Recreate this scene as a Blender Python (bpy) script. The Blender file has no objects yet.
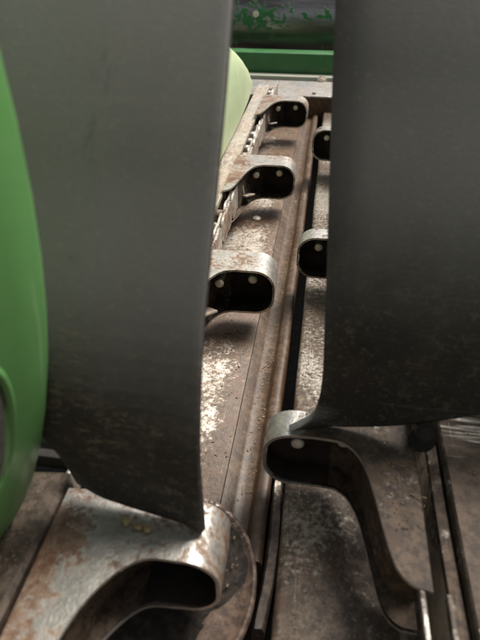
import bpy, bmesh, math, random
from mathutils import Vector, Matrix, noise
random.seed(7)
S = bpy.context.scene
COL = S.collection

# ------------------------------------------------------------------ camera
CAM_Z = .40
cam = bpy.data.cameras.new('camera'); camo = bpy.data.objects.new('camera', cam); COL.objects.link(camo)
yc = Vector((103, 400, -560)).normalized(); zc = Vector((0, 560, 400)).normalized(); xc = yc.cross(zc)
m = Matrix((xc, yc, zc))                      # columns of the transposed world->camera rotation
M4 = m.to_4x4(); M4.translation = Vector((0, 0, CAM_Z)); camo.matrix_world = M4
cam.sensor_fit = 'VERTICAL'; cam.sensor_height = 36; cam.sensor_width = 27; cam.lens = 560/640*36
cam.clip_start = .01; cam.clip_end = 400
cam.dof.use_dof = True; cam.dof.focus_distance = .68; cam.dof.aperture_fstop = 9.0
S.camera = camo
S.render.resolution_x = 768; S.render.resolution_y = 1024

# ------------------------------------------------------------------ sky, sun, exposure
SUN = Vector((.34, .38, .86)).normalized()
w = bpy.data.worlds.new('World'); S.world = w; w.use_nodes = True
nt = w.node_tree; bg = nt.nodes['Background']
sky = nt.nodes.new('ShaderNodeTexSky'); sky.sky_type = 'NISHITA'; sky.sun_disc = False
sky.sun_elevation = math.asin(SUN.z); sky.sun_rotation = math.atan2(SUN.x, SUN.y)
sky.air_density = .6; sky.dust_density = 6; sky.ozone_density = .4
hs = nt.nodes.new('ShaderNodeHueSaturation'); hs.inputs['Saturation'].default_value = .3   # thin even cloud: greyer sky
nt.links.new(sky.outputs[0], hs.inputs['Color']); nt.links.new(hs.outputs[0], bg.inputs[0]); bg.inputs[1].default_value = .07
sl = bpy.data.lights.new('sun', 'SUN'); slo = bpy.data.objects.new('sun', sl); COL.objects.link(slo)
sl.energy = 3.2; sl.angle = math.radians(28); sl.color = (1, .94, .86)
slo.rotation_euler = SUN.to_track_quat('Z', 'Y').to_euler()
S.view_settings.view_transform = 'Standard'; S.view_settings.look = 'None'
S.view_settings.exposure = 0.8; S.view_settings.gamma = 1

# ------------------------------------------------------------------ helpers
def tag(o, label=None, cat=None, group=None, kind=None):
    for k, v in (('label', label), ('category', cat), ('group', group), ('kind', kind)):
        if v: o[k] = v
    return o
def empty(name, loc=(0, 0, 0)):
    o = bpy.data.objects.new(name, None); o.location = loc; o.empty_display_size = .02; COL.objects.link(o); return o
def link(name, me, mats=None, parent=None):
    o = bpy.data.objects.new(name, me); COL.objects.link(o)
    if mats is not None:
        for a in (mats if isinstance(mats, (list, tuple)) else [mats]): me.materials.append(a)
    if parent: o.parent = parent
    return o
def smooth(me, ang=40):
    for p in me.polygons: p.use_smooth = True
    if ang: 
        try: me.set_sharp_from_angle(angle=math.radians(ang))
        except Exception: pass
def raw(name, vs, fs, mats, parent=None, sm=40, fix=True):
    me = bpy.data.meshes.new(name); me.from_pydata([tuple(v) for v in vs], [], fs); me.validate()
    if fix:
        bm = bmesh.new(); bm.from_mesh(me); bmesh.ops.recalc_face_normals(bm, faces=bm.faces); bm.to_mesh(me); bm.free()
    if sm: smooth(me, sm)
    return link(name, me, mats, parent)
def box_bm(x0, x1, y0, y1, z0, z1, bev=0, seg=2):
    bm = bmesh.new(); bmesh.ops.create_cube(bm, size=1)
    for v in bm.verts: v.co = Vector(((x0+x1)/2+v.co.x*(x1-x0), (y0+y1)/2+v.co.y*(y1-y0), (z0+z1)/2+v.co.z*(z1-z0)))
    if bev: bmesh.ops.bevel(bm, geom=bm.edges[:], offset=bev, segments=seg, affect='EDGES', profile=.5)
    return bm
def bmobj(name, bm, mats, parent=None, sm=40):
    me = bpy.data.meshes.new(name); bm.to_mesh(me); bm.free()
    if sm: smooth(me, sm)
    return link(name, me, mats, parent)
def box(name, x0, x1, y0, y1, z0, z1, mat, parent=None, bev=.001, seg=2):
    return bmobj(name, box_bm(x0, x1, y0, y1, z0, z1, bev, seg), mat, parent)
def interp(x, xs, ys):
    if x <= xs[0]: return ys[0]
    for a, b, c, d in zip(xs, xs[1:], ys, ys[1:]):
        if x <= b: return c+(d-c)*(x-a)/(b-a)
    return ys[-1]
def sinterp(x, xs, ys, r):          # smoothed interpolation
    return sum(interp(x+r*k/4, xs, ys)*wt for k, wt in zip(range(-4, 5), (1, 2, 3, 4, 5, 4, 3, 2, 1)))/25
def cyl_bm(r, h, n=20, bev=0, mat=None):
    bm = bmesh.new(); bmesh.ops.create_cone(bm, cap_ends=True, segments=n, radius1=r, radius2=r, depth=h)
    if bev: bmesh.ops.bevel(bm, geom=[e for e in bm.edges if abs(e.verts[0].co.z-e.verts[1].co.z) < 1e-6], offset=bev, segments=2, affect='EDGES')
    if mat: bm.transform(mat)
    return bm

# ------------------------------------------------------------------ materials
class NB:
    def __init__(s, name):
        s.m = bpy.data.materials.new(name); s.m.use_nodes = True; s.t = s.m.node_tree
        s.p = s.t.nodes['Principled BSDF']
        tc = s.t.nodes.new('ShaderNodeTexCoord'); oi = s.t.nodes.new('ShaderNodeObjectInfo')
        mm = s.t.nodes.new('ShaderNodeVectorMath'); mm.operation = 'MULTIPLY_ADD'
        s.t.links.new(oi.outputs['Random'], mm.inputs[0]); mm.inputs[1].default_value = (13, 7, 5)
        s.t.links.new(tc.outputs['Object'], mm.inputs[2]); s.co = mm.outputs[0]; s.obj = tc.outputs['Object']
    def set(s, sock, v):
        i = s.p.inputs[sock]
        if hasattr(v, 'node'): s.t.links.new(v, i)
        else: i.default_value = v if not isinstance(v, tuple) else (*v, 1)
    def noise(s, scale, detail=4, rough=.6, stretch=None, dist=0, co=None):
        n = s.t.nodes.new('ShaderNodeTexNoise'); n.inputs['Scale'].default_value = scale
        n.inputs['Detail'].default_value = detail; n.inputs['Roughness'].default_value = rough; n.inputs['Distortion'].default_value = dist
        c = co or s.co
        if stretch:
            mp = s.t.nodes.new('ShaderNodeMapping'); mp.inputs['Scale'].default_value = stretch[:3]
            if len(stretch) > 3: mp.inputs['Rotation'].default_value = stretch[3]
            s.t.links.new(c, mp.inputs[0]); c = mp.outputs[0]
        s.t.links.new(c, n.inputs['Vector']); return n.outputs[0]
    def ramp(s, f, a, b, lo=0., hi=1.):
        n = s.t.nodes.new('ShaderNodeMapRange'); n.inputs[1].default_value = a; n.inputs[2].default_value = b
        n.inputs[3].default_value = lo; n.inputs[4].default_value = hi; n.interpolation_type = 'SMOOTHSTEP'
        s.t.links.new(f, n.inputs[0]); return n.outputs[0]
    def math(s, op, a, b=None):
        n = s.t.nodes.new('ShaderNodeMath'); n.operation = op
        for k, v in enumerate((a, b)):
            if v is None: continue
            if hasattr(v, 'node'): s.t.links.new(v, n.inputs[k])
            else: n.inputs[k].default_value = v
        return n.outputs[0]
    def mix(s, f, a, b):
        n = s.t.nodes.new('ShaderNodeMix'); n.data_type = 'RGBA'
        for v, i in ((f, 0), (a, 6), (b, 7)):
            if hasattr(v, 'node'): s.t.links.new(v, n.inputs[i])
            else: n.inputs[i].default_value = v if i == 0 else (*v, 1)
        return n.outputs[2]
    def mixf(s, f, a, b): return s.ramp(f, 0, 1, a, b)
    def bump(s, h, strength=.4, dist=.001):
        n = s.t.nodes.new('ShaderNodeBump'); n.inputs['Strength'].default_value = strength; n.inputs['Distance'].default_value = dist
        s.t.links.new(h, n.inputs['Height']); s.t.links.new(n.outputs[0], s.p.inputs['Normal'])
    def xyz(s):
        n = s.t.nodes.new('ShaderNodeSeparateXYZ'); s.t.links.new(s.obj, n.inputs[0]); return n.outputs

def worn_steel(name, dirt=(.09, .058, .036), dirt2=(.17, .115, .075), metal=(.62, .58, .53), thr=.54, fine=170, big=16, rust=None, rough=(.8, .36), tail=None, ywear_shade=None, wid=.14, gain=1., stretch=None, bump=.5):
    b = NB(name)
    f = b.noise(fine, 5, .62, stretch); g = b.noise(big, 3, .5, stretch and tuple(1+(q-1)*.5 for q in stretch[:3]))
    mixv = b.math('ADD', f, b.math('MULTIPLY', b.math('SUBTRACT', g, .5), gain))
    if tail: mixv = b.math('SUBTRACT', mixv, b.ramp(b.math('ABSOLUTE', b.xyz()[0]), tail[0], tail[1], tail[3] if len(tail) > 3 else 0, tail[2]))
    if ywear_shade: mixv = b.math('SUBTRACT', mixv, b.ramp(b.xyz()[1], ywear_shade[0], ywear_shade[1], ywear_shade[2], 0))
    mask = b.ramp(mixv, thr-.05, thr+wid)
    scr = b.ramp(b.noise(90, 3, .6, (6, .12, 1, (0, 0, .12)), .3), .62, .72, 0, .45)      # drag scratches along the travel
    mask = b.math('MINIMUM', b.math('ADD', mask, b.math('MULTIPLY', scr, b.ramp(mixv, thr-.25, thr))), 1)
    d = b.mix(b.ramp(b.noise(120, 6, .75), .4, .6), dirt, dirt2)
    d = b.mix(b.ramp(b.noise(24, 4, .6), .45, .7, 0, .6), d, tuple(q*.5 for q in dirt))
    d = b.mix(b.ramp(b.noise(420, 3, .6), .62, .72, 0, .5), d, tuple(min(1, q*1.9+.02) for q in dirt2))   # light grit
    if rust:
        d = b.mix(b.ramp(b.noise(38, 5, .7), .5, .62), d, rust)
    mv = b.mix(b.ramp(b.noise(90, 3), .3, .7), metal, tuple(q*.72 for q in metal))
    b.set('Base Color', b.mix(mask, d, mv))
    b.set('Metallic', b.math('MULTIPLY', mask, .75))
    b.set('Roughness', b.mixf(mask, *rough))
    b.bump(b.math('ADD', b.math('MULTIPLY', mask, .35), b.noise(320, 4, .7)), bump, .0012)
    return b.m
def simple(name, col, rough=.6, metal=0, col2=None, scale=60, bump=.2, bscale=300):
    b = NB(name)
    b.set('Base Color', b.mix(b.ramp(b.noise(scale, 5, .65), .35, .68), col, col2) if col2 else col)
    b.set('Roughness', b.ramp(b.noise(scale*1.7, 3), .3, .7, rough-.1, rough+.1)); b.set('Metallic', float(metal))
    if bump: b.bump(b.noise(bscale, 4, .65), bump, .0008)
    return b.m

M_deck = worn_steel('worn_deck_steel', thr=.50, fine=210, big=11, gain=1.25, tail=(.068, .09, 0, .22), metal=(.46, .42, .36), rough=(.5, .46), wid=.26, rust=(.10, .046, .022), dirt=(.068, .040, .022), dirt2=(.145, .091, .054))
M_deckR = worn_steel('worn_deck_steel_shaded_end', dirt=(.05, .035, .024), dirt2=(.145, .105, .072), thr=.50, fine=210, big=11, gain=1.25, metal=(.46, .42, .36), rough=(.5, .46), wid=.26, rust=(.07, .042, .026), ywear_shade=(.30, .58, .13))  # near end kept dull: shade put into the colour as less bare metal
M_strip = worn_steel('stripper_bar_steel', dirt=(.046, .027, .015), dirt2=(.112, .07, .041), rust=(.06, .031, .016), thr=.74, metal=(.4, .34, .28), rough=(.46, .34), stretch=(1, .22, 1), bump=.25)
M_lug = worn_steel('lug_steel_polished', dirt=(.14, .082, .05), dirt2=(.22, .15, .105), metal=(.52, .50, .46), thr=.36, fine=190, big=26, rust=(.11, .05, .028), rough=(.65, .38), wid=.22, tail=(.06, .11, .17), bump=.4)
M_lugR = worn_steel('lug_steel_grimy_shaded_tail', dirt=(.022, .014, .009), dirt2=(.09, .06, .037), metal=(.56, .54, .5), thr=.36, fine=130, big=22, rust=(.05, .03, .017), rough=(.72, .34), wid=.22, tail=(.022, .05, .34), bump=.5)  # tail tone holds grime plus the flap's contact shadow put into the colour
M_rim = worn_steel('lug_edge_steel', dirt=(.16, .11, .085), dirt2=(.3, .25, .21), metal=(.7, .66, .62), thr=.36, rough=(.5, .34), bump=.3)
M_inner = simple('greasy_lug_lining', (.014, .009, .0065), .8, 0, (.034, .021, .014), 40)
M_hood = worn_steel('lug_tail_grimy', dirt=(.035, .022, .014), dirt2=(.10, .066, .042), metal=(.4, .36, .3), thr=.66, fine=110, rough=(.75, .45))
M_chain = worn_steel('chain_steel', dirt=(.17, .11, .075), dirt2=(.30, .23, .175), metal=(.66, .62, .56), thr=.40, wid=.2, rust=(.16, .08, .05))
M_rail = worn_steel('chain_rail_steel', dirt=(.26, .21, .16), dirt2=(.36, .30, .24), metal=(.7, .66, .6), thr=.5, rough=(.6, .4), stretch=(1, .3, 1), bump=.2)
M_cover = worn_steel('cover_plate_steel', dirt=(.06, .04, .028), dirt2=(.115, .08, .056), metal=(.6, .55, .5), thr=.63, fine=120, stretch=(.25, 1.6, 1))
M_edge = worn_steel('glint_strip_steel', dirt=(.05, .034, .025), dirt2=(.12, .085, .065), metal=(.52, .48, .44), thr=.52, fine=90, big=40, rough=(.6, .35))
M_plain = worn_steel('plain_brown_steel', dirt=(.05, .036, .026), dirt2=(.125, .092, .068), metal=(.4, .36, .31), thr=.62, fine=230, big=14, rough=(.55, .45), bump=.3)
M_scuff = worn_steel('scuffed_cover_steel', dirt=(.05, .034, .024), dirt2=(.10, .07, .05), metal=(.66, .6, .54), thr=.5, fine=150, stretch=(.12, 2.2, 1), ywear_shade=(.265, .315, .2), rough=(.75, .4))
M_rivet = simple('rivet_head_steel', (.84, .79, .72), .4, .2, (.62, .5, .38), 220)
M_black = simple('oily_black_iron', (.012, .010, .009), .65, 0, (.026, .02, .017), 70)
M_dirt = simple('caked_black_dirt', (.010, .0075, .006), .9, 0, (.036, .025, .017), 160, 1, 240)
M_galv = worn_steel('galvanised_sheet', dirt=(.2, .175, .15), dirt2=(.28, .26, .235), metal=(.48, .48, .47), thr=.48, fine=60, rough=(.6, .42), bump=.15)
M_ledge = simple('faded_paint_sheet', (.30, .34, .27), .5, .1, (.36, .34, .28), 30)
M_gpaint = simple('green_enamel', (.028, .125, .034), .38, 0, (.038, .15, .048), 14, .05)
M_straw = simple('straw_chaff', (.20, .14, .085), .85, 0, (.06, .038, .022), 60, 0)
M_kern = simple('corn_kernel_skin', (.46, .36, .2), .6, 0, (.3, .21, .11), 90, 0)
M_soil = simple('dry_soil', (.12, .085, .055), .95, 0, (.2, .15, .1), 9, 1, 60)
M_rough = simple('rough_cast_iron', (.05, .043, .037), .75, .1, (.11, .098, .085), 260, 1, 400)

def rubber(name):
    b = NB(name)
    c = b.mix(b.ramp(b.noise(11, 5, .65), .3, .7), (.024, .0228, .0212), (.038, .036, .0335))
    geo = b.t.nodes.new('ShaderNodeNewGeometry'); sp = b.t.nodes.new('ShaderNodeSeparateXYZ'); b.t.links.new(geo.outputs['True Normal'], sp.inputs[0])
    lean = b.math('ADD', sp.outputs[2], b.ramp(b.noise(5, 5, .6), .25, .75, -.14, .14))      # light from above put into the dust colour where the sheet leans back
    c = b.mix(b.ramp(lean, -.02, .52), c, (.138, .133, .126))
    c = b.mix(b.ramp(b.noise(260, 4, .75), .57, .68, 0, .6), c, (.19, .172, .148)); c = b.mix(b.ramp(b.noise(75, 5, .75), .56, .68, 0, .5), c, (.15, .138, .12))              # specks
    c = b.mix(b.ramp(b.noise(34, 4, .7, (1, 1, .25), .4), .62, .75, 0, .35), c, (.02, .018, .016))   # wiped runs
    zone = b.ramp(b.noise(7.5, 2, .5, None, 0, b.obj), .42, .58)
    sp2 = b.t.nodes.new('ShaderNodeVectorMath'); sp2.operation = 'DISTANCE'; b.t.links.new(b.obj, sp2.inputs[0]); sp2.inputs[1].default_value = (-.122, .225, .178)
    zone = b.math('MAXIMUM', b.math('MULTIPLY', zone, .3), b.ramp(b.math('ADD', sp2.outputs['Value'], b.ramp(b.noise(40, 3), .3, .7, -.02, .02)), .02, .065, 1, 0))
    for rot, sc in ((.9, 30), (-.8, 26), (.1, 34)):                                             # long fine scratches
        c = b.mix(b.ramp(b.noise(sc, 2, .5, (.12, 1, 5, (0, rot, 0)), .5), .69, .73, 0, .22), c, (.16, .145, .125))
    for rot, sc, k in ((.6, 75, .8), (-.5, 105, .7), (1.2, 90, .6)):                          # dried stalk smears
        st = b.math('MULTIPLY', b.ramp(b.noise(sc, 5, .72, (.5, 1, 1.7, (0, rot, 0)), 2.6), .575, .63), zone)
        c = b.mix(b.math('MULTIPLY', st, k), c, (.19, .155, .11))
    b.set('Base Color', c); b.set('Roughness', b.ramp(b.noise(30, 4), .3, .7, .48, .68))
    b.p.inputs['Specular IOR Level'].default_value = .35
    b.bump(b.math('ADD', b.noise(420, 4, .7), b.math('MULTIPLY', b.noise(60, 4, .6), .15)), .25, .0005); return b.m
M_rub = rubber('dusty_rubber_lit_top')
def poly(name, a, c, rough=.42):
    b = NB(name)
    k = b.mix(b.ramp(b.noise(6, 4, .6), .3, .7), a, c)
    k = b.mix(b.ramp(b.noise(170, 4, .7), .6, .8, 0, .4), k, (.26, .22, .14)); k = b.mix(b.ramp(b.noise(14, 5, .7, (1, 1, .4), .8), .5, .8, 0, .35), k, tuple(q*.6+.04 for q in a)); k = b.mix(b.ramp(b.noise(22, 2, .5, (1, 5, .15, (.5, 0, .3)), .5), .66, .7, 0, .35), k, (.32, .42, .27))
    b.set('Base Color', k); b.set('Roughness', b.ramp(b.noise(40, 3), .3, .7, rough-.07, rough+.1))
    b.bump(b.noise(500, 3), .12, .0005); return b.m
M_snout = poly('green_poly', (.088, .23, .066), (.106, .265, .082))
M_pale = poly('pale_poly', (.37, .45, .26), (.43, .5, .31), .5)  # even pale yellow-green, lighter than the snouts
def auger_mat():
    b = NB('bare_auger_steel'); x, y, z = b.xyz()
    band = b.noise(26, 5, .6, (.12, 1, 1), 0, b.obj)
    c = b.mix(b.ramp(band, .3, .7), (.12, .115, .11), (.38, .37, .36))
    # leftover paint: ragged islands round the bolt
    dx = b.math('MULTIPLY', b.math('ADD', x, .235), 7.5); dz = b.math('MULTIPLY', b.math('SUBTRACT', z, .155), 19)
    r = b.math('ADD', b.math('MULTIPLY', dx, dx), b.math('MULTIPLY', dz, dz))
    k = b.math('SUBTRACT', b.noise(34, 5, .65, None, .6, b.obj), b.math('MULTIPLY', r, .16))
    mask = b.ramp(b.math('MAXIMUM', k, b.math('SUBTRACT', b.noise(21, 4, .6, None, 0, b.obj), .19)), .45, .475)
    b.set('Base Color', b.mix(mask, c, (.025, .17, .045))); b.set('Metallic', b.mixf(mask, .9, 0.))
    b.set('Roughness', b.mixf(mask, .28, .5)); b.bump(mask, .5, .001); return b.m
M_auger = auger_mat()

# ------------------------------------------------------------------ ground under the machine
g = raw('ground', [(-60, -60, -.75), (60, -60, -.75), (60, 60, -.75), (-60, 60, -.75)], [(0, 1, 2, 3)], M_soil, None, 0)
tag(g, kind='structure')

# ------------------------------------------------------------------ deck plates either side of the stalk slot
dl = empty('deck_plate', (-.11, .8, 0)); tag(dl, 'scratched silvery deck plate with a smooth brown bar along its slot edge', 'deck plate')
def part(o, p):
    o.parent = p; o.matrix_parent_inverse = p.matrix_world.inverted() if False else Matrix.Translation(-p.location); return o
part(box('plate', -.172, -.060, .262, 1.50, -.006, 0, M_deck, None, .0016), dl)
# stripper bar: rounded shoulder falling into the slot
prof = [(-.064, -.0062), (-.0595, -.0068), (-.051, -.014), (-.048, -.0155), (-.0365, -.016), (-.0345, -.0145), (-.0325, -.009), (-.0305, -.0075), (-.0245, -.0068), (-.0215, -.008), (-.0202, -.0105), (-.020, -.02), (-.020, -.07), (-.064, -.07)]
def extrude_y(name, prof, y0, y1, mat, parent, n=1, sm=50, wob=0):
    vs = []; fs = []; k = len(prof)
    for j in range(n+1):
        y = y0+(y1-y0)*j/n
        for x, z in prof:
            vs.append((x+wob*(noise.noise((x*9, y*7, z))), y, z))
    for j in range(n):
        for i in range(k): a = j*k+i; b_ = j*k+(i+1) % k; fs.append((a, b_, b_+k, a+k))
    fs.append(tuple(range(k))); fs.append(tuple(range(n*k, (n+1)*k)))
    o = raw(name, vs, fs, mat, None, sm)
    return part(o, parent) if parent else o
extrude_y('stripper_bar', prof, .245, 1.50, M_strip, dl, 24, 50, .0016)
dome = bmesh.new(); bmesh.ops.create_uvsphere(dome, u_segments=16, v_segments=10, radius=.0075)
for v in dome.verts: v.co.z *= .5
o = bmobj('carriage_bolt', dome, M_rivet); o.location = (-.098, .84, .001); part(o, dl)
dr = empty('deck_plate', (.04, .7, 0)); tag(dr, 'brown deck plate', 'deck plate')
dr['label'] = 'brown mottled deck plate lying under the wide rubber flap'
prof = [(.13, 0), (-.0025, 0), (-.006, -.0012), (-.0073, -.004), (-.0075, -.07), (-.0035, -.07), (-.0025, -.006), (.13, -.006)]
extrude_y('plate', prof, .10, 1.50, M_deckR, dr, 30, 50, .001)

fp = box('added_frame_pan', -.55, .55, -.15, 1.60, -.14, -.13, M_black, None, .002)
tag(fp, 'added black frame pan deep below the slot to keep it dark', 'frame pan')  # added to hide the sunlit ground so the slot stays black
# rough iron rail that closes the near end of the slot, and the round dirty idler cover
vs = []; fs = []
for j in range(25):
    y = .405-.21*j/24; xs = sinterp(y, (.195, .23, .27, .33, .405), (-.017, -.0125, -.0115, -.0145, -.0148), .02); hw = interp(y, (.2, .26, .33), (.0045, .0055, .0040))
    for dx, z in ((-hw, -.012), (-hw*.6, -.008), (hw*.6, -.0075), (hw, -.012), (hw, -.04), (-hw, -.04)): vs.append((xs+dx+.0008*noise.noise((y*90, dx*300, 0)), y, z+.0012*noise.noise((y*160, dx*200, 5))))
for j in range(24):
    for i in range(6): fs.append((j*6+i, j*6+(i+1) % 6, (j+1)*6+(i+1) % 6, (j+1)*6+i))
fs += [tuple(range(6)), tuple(range(144, 150))]
ir = raw('slot_end_bar', vs, fs, M_plain, None, 50)
tag(ir, 'rough brown iron bar closing the end of the slot beside the round cover', 'bar')
ic = empty('idler_cover', (-.072, .238, 0)); tag(ic, 'round steel idler cover heaped with black dirt at the slot end', 'idler cover')
vs = []; fs = []; N = 56
ring = [(.0, -.004), (.036, -.004), (.046, -.002), (.0495, .0015), (.0512, .0015), (.052, .0), (.052, -.004)]
for r, z in ring[1:]:
    for i in range(N):
        a = 2*math.pi*i/N; vs.append((-.079+r*1.13*math.cos(a), .212+r*1.45*math.sin(a), z+.0065))
c0 = len(vs); vs.append((-.079, .212, .0025))
for i in range(N): fs.append((c0, i, (i+1) % N))
for k in range(len(ring)-2):
    for i in range(N): fs.append((k*N+i, (k+1)*N+i, (k+1)*N+(i+1) % N, k*N+(i+1) % N))
M_idler = worn_steel('idler_steel', dirt=(.055, .034, .024), dirt2=(.14, .092, .066), metal=(.55, .46, .4), thr=.66, fine=120, rough=(.65, .36))
part(raw('disc', vs, fs, M_idler, None, 35), ic)
part(bmobj('hub', cyl_bm(.048, .05, 40, .002, Matrix.Translation((-.079, .212, -.032))), M_black), ic)
vs = []; fs = []; NR, NA = 14, 48           # heap of dirt over the far two thirds of the disc
for j in range(NR+1):
    for i in range(NA):
        a = 2*math.pi*i/NA; edge = .0478*(1-.45*max(0, math.cos(a+.55))**6)*(1+.16*noise.noise((math.cos(a)*3, math.sin(a)*3, 2)))
        r = edge*j/NR; x = -.079+r*1.13*math.cos(a); y = .212+r*1.45*math.sin(a)
        hgt = interp(r, (0, .036, .047, .0515), (0, 0, .002, .0055))+.0008+(1-(j/NR)**4)*.004+.0022*noise.noise((x*140, y*140, 0))*(1 if j < NR else 0)+.0016*noise.noise((x*420, y*420, 3))
        vs.append((x, y, .002+max(hgt, .0)))
for j in range(NR):
    for i in range(NA): fs.append((j*NA+i, j*NA+(i+1) % NA, (j+1)*NA+(i+1) % NA, (j+1)*NA+i))
part(raw('dirt_heap', vs, fs, M_dirt, None, 0), ic)

# ------------------------------------------------------------------ gathering chains with hooked lugs
US = [0, .045, .055, .066, .076, .082, .087, .100, .13]
YS = [0, 0, -.005, -.018, -.037, -.062, -.092, -.106, -.108]
US2 = [0, .050, .061, .069, .075, .079, .083, .090, .13]
US3 = [0, .056, .066, .074, .080, .084, .087, .099, .13]
def Yf(u, far=False): return sinterp(max(u, 0), US3 if far == 2 else US2 if far else US, YS, .007)
ZT, ZB, RC, TH, BACK0 = .085, .028, .022, .0025, .044
def lug_path(off, UMAX=.112):
    zt, zb, r = ZT-off, ZB+off, RC-off; pts = []
    us = [UMAX-(UMAX-RC)*i/26 for i in range(27)]
    pts += [(u, zt) for u in us[:-1]]
    for i in range(9): a = math.pi/2*i/8; pts.append((RC-r*math.sin(a), zt-r+r*math.cos(a)))
    for i in range(9): a = math.pi/2*i/8; pts.append((RC-r*math.cos(a), zb+r-r*math.sin(a)))
    pts += [(u, zb) for u in us[::-1][1:]]
    return pts
def build_lug(s, far=False):         # s = -1: tip towards +X (left chain), +1: tip towards -X
    UM = .099 if far is True else .112; BACK = BACK0 if s < 0 else .026; Yf = lambda u: globals()['Yf'](u, far)
    po, pi = lug_path(0, UM), lug_path(TH, UM); n = len(po); half = n//2
    rnd = lambda u, z: .0012*noise.noise((u*40, z*40, s*3))
    def fr(u, z): return Yf(u)+rnd(u, z)
    def bk(u, z, k): return BACK if k < half else min(Yf(u)+.036, BACK0)
    vs = []; fs = []; mi = []
    for k, (u, z) in enumerate(po):                       # outer front, outer back
        sag = -.004*max(0, (u-.06)/.05)**2 if k < half else 0
        vs += [(s*u, fr(u, z), z+sag), (s*u, bk(u, z, k), z+sag*.5)]
    B = len(vs)
    for k, (u, z) in enumerate(pi):
        sag = -.004*max(0, (u-.06)/.05)**2 if k < half else 0
        vs += [(s*u, fr(u, z), z+sag), (s*u, bk(u, z, k)-(.003 if k < half else 0), z+sag*.5)]
    for k in range(n-1):
        a = 2*k; hood = po[k][0] > .068
        fs.append((a, a+2, a+3, a+1)); mi.append(0)
        fs.append((a, B+a, B+a+2, a+2)); mi.append(1)     # front edge
        fs.append((a+1, a+3, B+a+3, B+a+1)); mi.append(0)
    fs.append((0, 1, B+1, B)); mi.append(0); fs.append((2*n-2, 2*n-1, B+2*n-1, B+2*n-2)); mi.append(0)
    me = bpy.data.meshes.new('lug'); me.from_pydata(vs, [], fs)
    for m_ in (M_lug if s < 0 else M_lugR, M_rim): me.materials.append(m_)
    for p, q in zip(me.polygons, mi): p.material_index = q
    bm = bmesh.new(); bm.from_mesh(me); bmesh.ops.recalc_face_normals(bm, faces=bm.faces); bm.to_mesh(me); bm.free(); smooth(me, 42)
    # lining: inner skin and back wall in one greasy black sheet
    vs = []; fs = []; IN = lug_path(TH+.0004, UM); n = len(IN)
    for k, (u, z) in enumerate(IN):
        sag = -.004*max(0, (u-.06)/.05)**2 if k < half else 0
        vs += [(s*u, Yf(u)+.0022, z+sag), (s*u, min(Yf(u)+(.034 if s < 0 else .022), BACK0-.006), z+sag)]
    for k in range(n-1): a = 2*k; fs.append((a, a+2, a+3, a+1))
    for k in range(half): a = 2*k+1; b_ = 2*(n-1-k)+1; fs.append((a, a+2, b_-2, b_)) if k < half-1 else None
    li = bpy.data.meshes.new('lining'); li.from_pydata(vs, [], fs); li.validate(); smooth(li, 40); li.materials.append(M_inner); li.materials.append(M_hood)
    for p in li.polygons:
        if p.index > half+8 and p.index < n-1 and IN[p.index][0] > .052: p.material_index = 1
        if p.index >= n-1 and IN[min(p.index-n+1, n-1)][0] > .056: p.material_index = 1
    return me, li
bm = bmesh.new(); bmesh.ops.create_cone(bm, cap_ends=True, segments=12, radius1=.0042, radius2=.0038, depth=.027)
bmesh.ops.create_uvsphere(bm, u_segments=12, v_segments=8, radius=.0054, matrix=Matrix.Translation((0, 0, .0125)) @ Matrix.Diagonal((1, 1, .55, 1)))
bm.transform(Matrix.Rotation(math.pi/2, 4, 'X')); RIV = bpy.data.meshes.new('rivet'); bm.to_mesh(RIV); bm.free(); smooth(RIV, 40); RIV.materials.append(M_rivet)
# chain link side plate in the YZ plane
def link_mesh():
    P = .041; r = .0205; prof = []
    for c, a0 in ((P/2, -math.pi/2), (-P/2, math.pi/2)):
        for i in range(9): a = a0+math.pi*i/8; prof.append((c+r*math.cos(a), r*math.sin(a)))
    prof.insert(9, (0, r*.8)); prof.append((0, -r*.8))
    bm = bmesh.new(); v0 = [bm.verts.new((-.0016, y, z)) for y, z in prof]; v1 = [bm.verts.new((.0016, y, z)) for y, z in prof]; k = len(prof)
    bm.faces.new(v0[::-1]); bm.faces.new(v1)
    for i in range(k): bm.faces.new((v0[i], v0[(i+1) % k], v1[(i+1) % k], v1[i]))
    bmesh.ops.recalc_face_normals(bm, faces=bm.faces)
    me = bpy.data.meshes.new('link_plate'); bm.to_mesh(me); bm.free(); smooth(me, 40); me.materials.append(M_chain); return me
LINK = link_mesh()
bm = cyl_bm(.0085, .020, 14, .001, Matrix.Rotation(math.pi/2, 4, 'Y')); ROLL = bpy.data.meshes.new('roller'); bm.to_mesh(ROLL); bm.free(); smooth(ROLL); ROLL.materials.append(M_chain)
bm = cyl_bm(.0045, .036, 10, .0008, Matrix.Rotation(math.pi/2, 4, 'Y')); PIN = bpy.data.meshes.new('pin'); bm.to_mesh(PIN); bm.free(); smooth(PIN); PIN.materials.append(M_chain)
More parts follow.
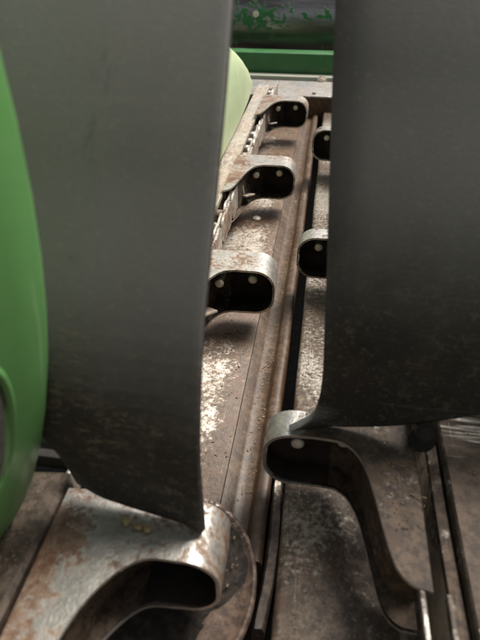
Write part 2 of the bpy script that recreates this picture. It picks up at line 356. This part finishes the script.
# bracket tab that joins lug and chain
def tab_mesh(s):
    bm = box_bm(-.0018, .0018, -.008, .008, .006, .032, .001)
    bm2 = box_bm(min(0, -s*.018), max(0, -s*.018), -.012, .012, .0005, .0035, .0008)
    me2 = bpy.data.meshes.new('t'); bm2.to_mesh(me2); bm2.free(); bm.from_mesh(me2)
    me = bpy.data.meshes.new('bracket_tab'); bm.to_mesh(me); bm.free(); smooth(me); me.materials.append(M_rail); return me
def chain(s, tip, lugs, label, y0, y1):
    y0 = y0; t = empty('gathering_chain', (tip+s*.112, .6, .05)); tag(t, label, 'gathering chain')
    variants = [build_lug(s, False if s < 0 else 2), build_lug(s, True if s < 0 else 2)]; TB = tab_mesh(s)
    def put(name, me, loc, par=t, rot=None):
        o = link(name, me); o.location = loc
        if rot: o.rotation_euler = rot
        return part(o, par)
    for n_, (Y, dz, rz) in enumerate(lugs):
        L, LI = variants[min(n_, 1)]; o = link('lug', L); o.location = (tip-(.005 if s > 0 and not n_ else 0), Y, dz); o.rotation_euler = (0, 0, rz); part(o, t)
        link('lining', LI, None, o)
        for u in (.026, .062): q = link('rivet', RIV, None, o); q.location = (s*u, Yf(u)+((.022 if s < 0 else .020) if n_ or (s > 0 and u < .03) else .040), .0685)
        if not n_: continue
        q = link('bracket_tab', TB, None, o); q.location = (s*.081, -.030, .040); q.rotation_euler = (-.3, 0, -s*.75)
    xm = tip+s*(.102 if s < 0 else .113); P = .041; k = 0; y = y0
    while y < y1:
        for sd in (-1, 1):
            off = .0125 if k % 2 else .0165
            put('link_plate', LINK, (xm+sd*off, y, .054+random.uniform(-.002, .002)), t, (random.uniform(-.025, .025), 0, random.uniform(-.012, .012)))
        put('roller', ROLL, (xm, y+P/2, .054)); put('pin', PIN, (xm, y+P/2, .054))
        y += P; k += 1
    return t
chain(-1, -.040, [(.183, 0, .012), (.53, 0, .01), (.86, 0, 0), (1.235, .004, -.02)],
      'rusty gathering chain beside the bright rail, four hooked steel lugs on it, two rivets each', .30, 1.46)
chain(1, -.021, [(.295, 0, 0), (.62, 0, .0), (1.035, .006, 0)],
      'gathering chain half hidden behind the wide rubber flap, with brown-tailed hooked lugs', .36, 1.46)

# ------------------------------------------------------------------ chain guide rails and outer covers
def rail(x0, x1, ya, yb, mat, label, drop, z=.077):
    t = empty('chain_guide', ((x0+x1)/2, (ya+yb)/2, .06)); tag(t, label, 'chain guide')
    lo = x0 if drop < 0 else x1
    prof = [(x0, z-.0035), (x0+.001, z), (x1-.001, z+.001), (x1, z-.003), (x1-.001, z-.0065), (x0+.001, z-.007)]
    extrude_y('top_strip', prof, ya, yb, mat, t, 40, 40, .0018)
    xa = x0+.004 if drop < 0 else x1-.008
    part(box('web', xa, xa+.004, ya+.01, yb-.01, -.001, z-.006, M_chain, None, .0008), t)
    return t
rail(-.168, -.138, .27, 1.42, M_rail, 'long beige worn guide rail covering the chain beneath the pale fairing', -1)
rail(.0955, .1040, .10, 1.42, M_hood, 'dark grimy guide rail beside the streaked cover plate', 1, .076)
# cover plates outside the rails
c1 = extrude_y('cover_plate', [(-.36, .05), (-.205, .074), (-.160, .080), (-.1570, .077), (-.1570, .02), (-.161, .02), (-.162, .071), (-.36, .046)],   .04, .240, M_plain, None, 12, 40, .002)
tag(c1, 'plain brown cover plate sloping down beneath the green snout', 'cover plate')
c2 = empty('cover_plate', (.2, .3, .08)); tag(c2, 'worn cover plate with bright parallel scuffs across it under the wide flap', 'cover plate')
def corr():
    vs = []; fs = []; NX, NY = 24, 190
    for j in range(NY+1):
        y = .08+.62*j/NY
        for i in range(NX+1):
            u = i/NX; x = .1065+.23*u
            z = .086-.07*max(0, u-.35)**1.3+.0008*noise.noise((x*20, y*60, 0))
            if .285 < y < .36: z += .0016*math.sin(y*2*math.pi/.0105+.6*noise.noise((x*12, 0, 0)))*min(1, (y-.285)/.012, (.36-y)/.012)*(.6+.6*noise.noise((x*40, y*90, 1)))
            vs.append((x, y, z))
    for j in range(NY):
        for i in range(NX): a = j*(NX+1)+i; fs.append((a, a+1, a+NX+2, a+NX+1))
    return raw('sheet', vs, fs, M_scuff, None, 60)
part(corr(), c2)
part(box('turned_edge', .1055, .1085, .08, .70, .03, .0845, M_cover, None, .001), c2)
# hinge knuckle at the groove
k = empty('hinge_pin', (.098, .33, .085)); tag(k, 'dark greasy hinge pin standing in the groove by the scuffed cover', 'hinge pin')
part(bmobj('barrel', cyl_bm(.0075, .05, 20, .002, Matrix.Translation((.0905, .318, .094)) @ Matrix.Rotation(1.25, 4, 'X')), M_black), k)
part(bmobj('washer', cyl_bm(.0105, .003, 20, .0008, Matrix.Translation((.0905, .3015, .0885)) @ Matrix.Rotation(1.25, 4, 'X')), M_black), k)
hx = bmesh.new(); bmesh.ops.create_uvsphere(hx, u_segments=12, v_segments=8, radius=.0035, matrix=Matrix.Translation((.0895, .325, .1045)))
part(bmobj('nut', hx, M_rivet), k)
# bright strips added as glints on the tail end of the chain run
for nm, x, ya, yb, z0, z1, lb in (('glint_strip', .0785, .10, .197, .074, .0805, 'thin bright strip added for a glint at the tail of the brown hooked lug'),
                       ('glint_strip', .0935, .10, .188, .074, .0815, 'short bright strip added for a glint against the dark guide rail')):
    tag(box(nm, x, x+.0028, ya, yb, z0, z1, M_edge, None, .0006), lb, 'glint strip')
# latch at the left groove: black cross bar, bright tab
lt = empty('latch', (-.17, .25, .08)); tag(lt, 'black latch bar with a bright worn tab beside the narrow flap', 'latch')
part(box('bar', -.225, -.150, .2445, .2525, .076, .089, M_black, None, .002), lt)
part(box('tab', -.1535, -.150, .2275, .243, .07, .096, M_rim, None, .0015), lt)
pl = extrude_y('side_sheet', [(-.40, .11), (-.23, .095), (-.172, .072), (-.172, .067), (-.40, .10)], .272, .62, M_galv, None, 8, 40, .002)
tag(pl, 'grey sheet glimpsed in the small triangle between snout and flap', 'sheet')

# ------------------------------------------------------------------ rubber flaps
def flap(name, label, fn, nu=26, nv=44):
    vs = [fn(i/nu, j/nv) for j in range(nv+1) for i in range(nu+1)]
    fs = [(j*(nu+1)+i, j*(nu+1)+i+1, (j+1)*(nu+1)+i+1, (j+1)*(nu+1)+i) for j in range(nv) for i in range(nu)]
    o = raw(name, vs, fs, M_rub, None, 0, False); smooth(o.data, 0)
    md = o.modifiers.new('thickness', 'SOLIDIFY'); md.thickness = .007; md.offset = 1
    bv = o.modifiers.new('edge', 'BEVEL'); bv.width = .0016; bv.segments = 2; bv.limit_method = 'ANGLE'; bv.angle_limit = math.radians(60)
    return tag(o, label, 'rubber flap')
def fl(u, v):
    z0 = interp(u, (0, .45, .85, 1), (.098, .0915, .0885, .0865)); z = z0+(.50-z0)*v
    xl = interp(z, (.099, .130, .156, .21, .5), (-.140, -.145, -.156, -.190, -.225))
    xr = sinterp(z, (.085, .147, .222, .271, .328, .368, .50), (-.052, -.0535, -.053, -.051, -.049, -.049, -.047), .02)
    x = xl+(xr-xl)*u
    y = interp(u, (0, .4, .85, 1), (.221, .217, .212, .206))
    y = .213+(y-.213)*max(0, 1-(z-z0)/.1)+1.25*max(0, z-.088)**2-(.009*math.sin(math.pi*(z-.088)/.21)**2 if .088 < z < .298 else 0)+.03*max(0, .25-u)**1.3
    y += .0015*noise.noise((x*9, z*7, 0))
    return (x, y, z)
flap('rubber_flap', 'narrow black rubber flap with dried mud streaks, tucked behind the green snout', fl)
def fr_(u, v):
    z0 = interp(u, (0, .14, .3, .5, .75, 1), (.0875, .0885, .103, .122, .14, .16)); z = z0+(.52-z0)*v
    xl = sinterp(z, (.0885, .092, .099, .115, .144, .224, .310, .361, .52), (-.010, .002, .011, .0135, .014, .011, .005, .002, -.002), .004)
    x = xl+(.25-xl)*u
    y = .312+1.0*max(0, z-.088)**2-(.010*math.sin(math.pi*(z-.088)/.24)**2 if .088 < z < .328 else 0)-.004*math.sin(min(1, u*1.6)*math.pi)
    y += .006*max(0, 1-u/.06)*max(0, min(1, (z-.13)/.1))        # free edge bends back
    y -= .010*max(0, 1-u/.09)*max(0, 1-(z-.088)/.022)**1.5       # flared foot
    y += .0015*noise.noise((x*9, z*7, 4))
    return (x, y, z)
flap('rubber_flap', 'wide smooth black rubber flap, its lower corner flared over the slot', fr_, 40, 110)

# ------------------------------------------------------------------ green snouts
def snout(cx, sgn):
    vs = []; fs = []; N = 72
    st = [(.222, .0), (.222, .80), (.2195, .93), (.212, .975), (.200, 1.0), (.18, .985), (.15, .94), (.10, .85), (.04, .74), (-.05, .60), (-.2, .42), (-.4, .24), (-.6, .1), (-.66, .03), (-.665, 0)]
    for y, s_ in st:
        for i in range(N):
            a = 2*math.pi*i/N
            vs.append((cx+sgn*.22*s_*math.cos(a), y, .34-(1-s_)*.2+.37*s_*math.sin(a)))
    for j in range(len(st)-1):
        for i in range(N): fs.append((j*N+i, j*N+(i+1) % N, (j+1)*N+(i+1) % N, (j+1)*N+i))
    return vs, fs
sn = empty('divider_snout', (-.33, .2, -.01)); tag(sn, 'glossy green poly snout with an oval hole, in front of the narrow flap', 'divider snout')
vs, fs = snout(-.336, 1); part(raw('shell', vs, fs, M_snout, None, 60), sn)
vs, fs = snout(.40, -1); s2 = raw('divider_snout', vs, fs, M_snout, None, 60); tag(s2, 'green poly snout on the far side of the wide flap', 'divider snout')
# oval hole: raised lip round a dark recess on the snout's flank
HC = Vector((-.1412, .159, .206)); HN = Vector((.93, -.26, -.25)).normalized()
def oval(name, mat, ra, rb, prof, cap=False):
    up = Vector((0, 0, 1)); T = (up-HN*up.dot(HN)).normalized(); Bv = HN.cross(T); vs = []; fs = []; N = 48
    for da, h in prof:
        for i in range(N):
            a = 2*math.pi*i/N; vs.append(HC+Bv*(ra+da)*math.cos(a)+T*(rb+da)*math.sin(a)+HN*h)
    for j in range(len(prof)-1):
        for i in range(N): fs.append((j*N+i, j*N+(i+1) % N, (j+1)*N+(i+1) % N, (j+1)*N+i))
    if cap: fs.append(tuple(range((len(prof)-1)*N, len(prof)*N)))
    return part(raw(name, vs, fs, mat, None, 50), sn)
oval('hole_lip', M_snout, .0125, .043, [(.006, -.008), (.005, .001), (.0025, .0025), (0, .0015), (-.001, -.004)])
oval('recess', M_rough, .0122, .0427, [(.0002, .0005), (-.0015, .0008), (-.004, .0022), (-.008, .0035)], True)

# ------------------------------------------------------------------ fairings behind the flaps
def fairing(xr, sgn, ya, yb, mat, label, htop, wid):
    vs = []; fs = []; NS, NA = 30, 22
    for j in range(NS+1):
        v = j/NS; y = ya+(yb-ya)*v
        q = max(0, (v-.62)/.38); k = math.sqrt(max(0, 1-q**2.4)) if q < 1 else 0
        hh = max(htop*(1-.25*v)*k, .002); z0 = .086+.03*(1-k); ww = wid*(.35+.65*k)
        for i in range(NA+1):
            a = math.pi*i/NA
            ca, sa = math.cos(a), math.sin(a)
            vs.append((xr-sgn*ww*(1-math.copysign(abs(ca)**.6, ca))*.5-sgn*.0*k, y, z0+hh*sa**.7))
    R_ = NA+1
    for j in range(NS):
        for i in range(NA): fs.append((j*R_+i, j*R_+i+1, (j+1)*R_+i+1, (j+1)*R_+i))
        fs.append((j*R_, (j+1)*R_, (j+1)*R_+NA, j*R_+NA))
    fs.append(tuple(range(R_))); fs.append(tuple(range(NS*R_, (NS+1)*R_)))
    return tag(raw('fairing', vs, fs, mat, None, 50), label, 'fairing')
fairing(-.162, 1, .46, 1.27, M_pale, 'pale yellow-green rounded fairing above the beige chain rail', .20, .26)
fairing(.136, -1, .37, 1.27, M_gpaint, 'dark green fairing just showing under the wide flap', .20, .26)

# ------------------------------------------------------------------ far end: end plate, ledge, green beam, auger
ep = empty('end_plate', (-.06, 1.5, 0)); tag(ep, 'stained galvanised end plate closing the deck with a flat pale top', 'end plate')
part(box('face', -.5, .5, 1.502, 1.508, -.05, .030, M_deck, None, .001), ep)
part(box('top', -.5, .5, 1.497, 1.66, .0305, .036, M_galv, None, .0015), ep)
for x in (-.15, -.035, .08): part(bmobj('bolt', cyl_bm(.006, .006, 6, .001, Matrix.Translation((x, 1.52, .038))), M_rail), ep)
lg = empty('ledge', (0, 1.68, .04)); tag(lg, 'faded grey-green angle strip with a bolt, below the green beam', 'angle strip')
part(box('strip', -.8, .8, 1.665, 1.70, .012, .046, M_ledge, None, .002), lg)
part(bmobj('bolt', cyl_bm(.0095, .012, 6, .0015, Matrix.Translation((-.02, 1.66, .037)) @ Matrix.Rotation(math.pi/2, 4, 'X')), M_rivet), lg)
part(bmobj('washer', cyl_bm(.014, .003, 20, .0008, Matrix.Translation((-.02, 1.664, .037)) @ Matrix.Rotation(math.pi/2, 4, 'X')), M_rivet), lg)
bmm = box('cross_beam', -.9, .9, 1.705, 1.76, .02, .098, M_gpaint, None, .004, 3); tag(bmm, 'bright green painted cross beam in front of the auger', 'beam')
au = empty('auger', (0, 2.08, .12)); tag(au, 'bare grey steel auger tube with flakes of green paint left', 'auger')
bm = cyl_bm(.17, 2.0, 96, 0, Matrix.Translation((0, 2.08, .12)) @ Matrix.Rotation(math.pi/2, 4, 'Y')); 
part(bmobj('tube', bm, M_auger, None, 40), au)
part(bmobj('bolt', cyl_bm(.010, .012, 6, .0015, Matrix.Translation((-.238, 1.916, .166)) @ Matrix.Rotation(math.pi/2-.25, 4, 'X')), M_rivet), au)
vs = []; fs = []; n = 120               # flighting: a helix each side of the middle, beyond the picture's narrow gap
for side in (-1, 1):
    vs = []; fs = []; b0 = 0
    for i in range(n+1):
        a = 2*math.pi*1.25*i/n*side+2.0; x = side*(.42+.5*i/n)
        for r, dx in ((.17, -.003), (.30, -.002), (.30, .002), (.17, .003)):
            vs.append((x+dx, 2.08+r*math.cos(a), .12+r*math.sin(a)))
    for i in range(n):
        for q in range(4): a = b0+i*4+q; c = b0+i*4+(q+1) % 4; fs.append((a, c, c+4, a+4))
    part(raw('flighting', vs, fs, M_auger, None, 40), au)
bs = extrude_y('back_sheet', [(-1, -.3), (-1, .75), (-.99, .75), (-.99, -.3)], 0, .004, M_galv, None)
bpy.data.objects.remove(bs)
bs = box('back_sheet', -1, 1, 2.46, 2.464, -.3, .75, M_ledge, None, .001); tag(bs, 'upright grey-green back sheet behind the auger', 'back sheet')
tr = box('trough_floor', -1, 1, 1.765, 2.459, -.30, -.295, M_galv, None, .001); tag(tr, 'flat galvanised trough floor under the auger', 'trough floor')

# ------------------------------------------------------------------ corn kernels on the near lug, chaff
km = bmesh.new(); bmesh.ops.create_icosphere(km, subdivisions=2, radius=.0032)
for v in km.verts: v.co.x *= 1.15; v.co.z *= .6; v.co.y *= 1-.25*v.co.x/.0032
KM = bpy.data.meshes.new('corn_kernel'); km.to_mesh(KM); km.free(); smooth(KM, 0); KM.materials.append(M_kern)
for i, (x, y) in enumerate(((-.104, .2035), (-.0955, .201), (-.0885, .2005))):
    o = link('corn_kernel', KM); o.location = (x, y, .0872); o.rotation_euler = (random.uniform(-.3, .3), random.uniform(-.3, .3), random.uniform(0, 6))
    tag(o, 'dry yellow corn kernel lying at the foot of the narrow flap', 'kernel', 'kernels at the foot of the narrow flap')
vs = []; fs = []
def bit(x, y, z, L, W, H):
    a = random.uniform(0, math.pi*2); c, s_ = math.cos(a), math.sin(a); b0 = len(vs); tl = random.uniform(-.25, .25)
    for dz in (0, H):
        for dx, dy in ((-L, -W), (L, -W), (L, W), (-L, W)):
            vs.append((x+dx*c-dy*s_, y+dx*s_+dy*c, z+dz+dx*tl))
    for f in ((0, 3, 2, 1), (4, 5, 6, 7), (0, 1, 5, 4), (1, 2, 6, 5), (2, 3, 7, 6), (3, 0, 4, 7)): fs.append(tuple(b0+q for q in f))
def scatter(n, x0, x1, y0, y1, z, big=1.):
    for _ in range(n):
        x, y = random.uniform(x0, x1), random.uniform(y0, y1)
        if random.random() < .14: bit(x, y, z, random.uniform(.002, .008)*big, random.uniform(.0002, .0005), .0003)
        else: bit(x, y, z, random.uniform(.0004, .0013)*big, random.uniform(.0003, .0008)*big, random.uniform(.0002, .0005))
scatter(70, -.052, -.035, .30, .85, -.0158); scatter(260, -.165, -.062, .3, 1.45, .0004); scatter(160, -.004, .09, .12, .9, .0004)
scatter(40, .065, .095, .22, .33, .0845, .8); scatter(40, -.10, -.035, .2, .27, .0085); scatter(50, -.053, -.034, .28, .5, -.0154, 1.2)
scatter(120, .122, .2, .12, .34, .0868, .8)
ch = raw('chaff', vs, fs, M_straw, None, 0); tag(ch, 'scattered bits of straw chaff and husk on the steel', 'chaff', None, 'stuff')
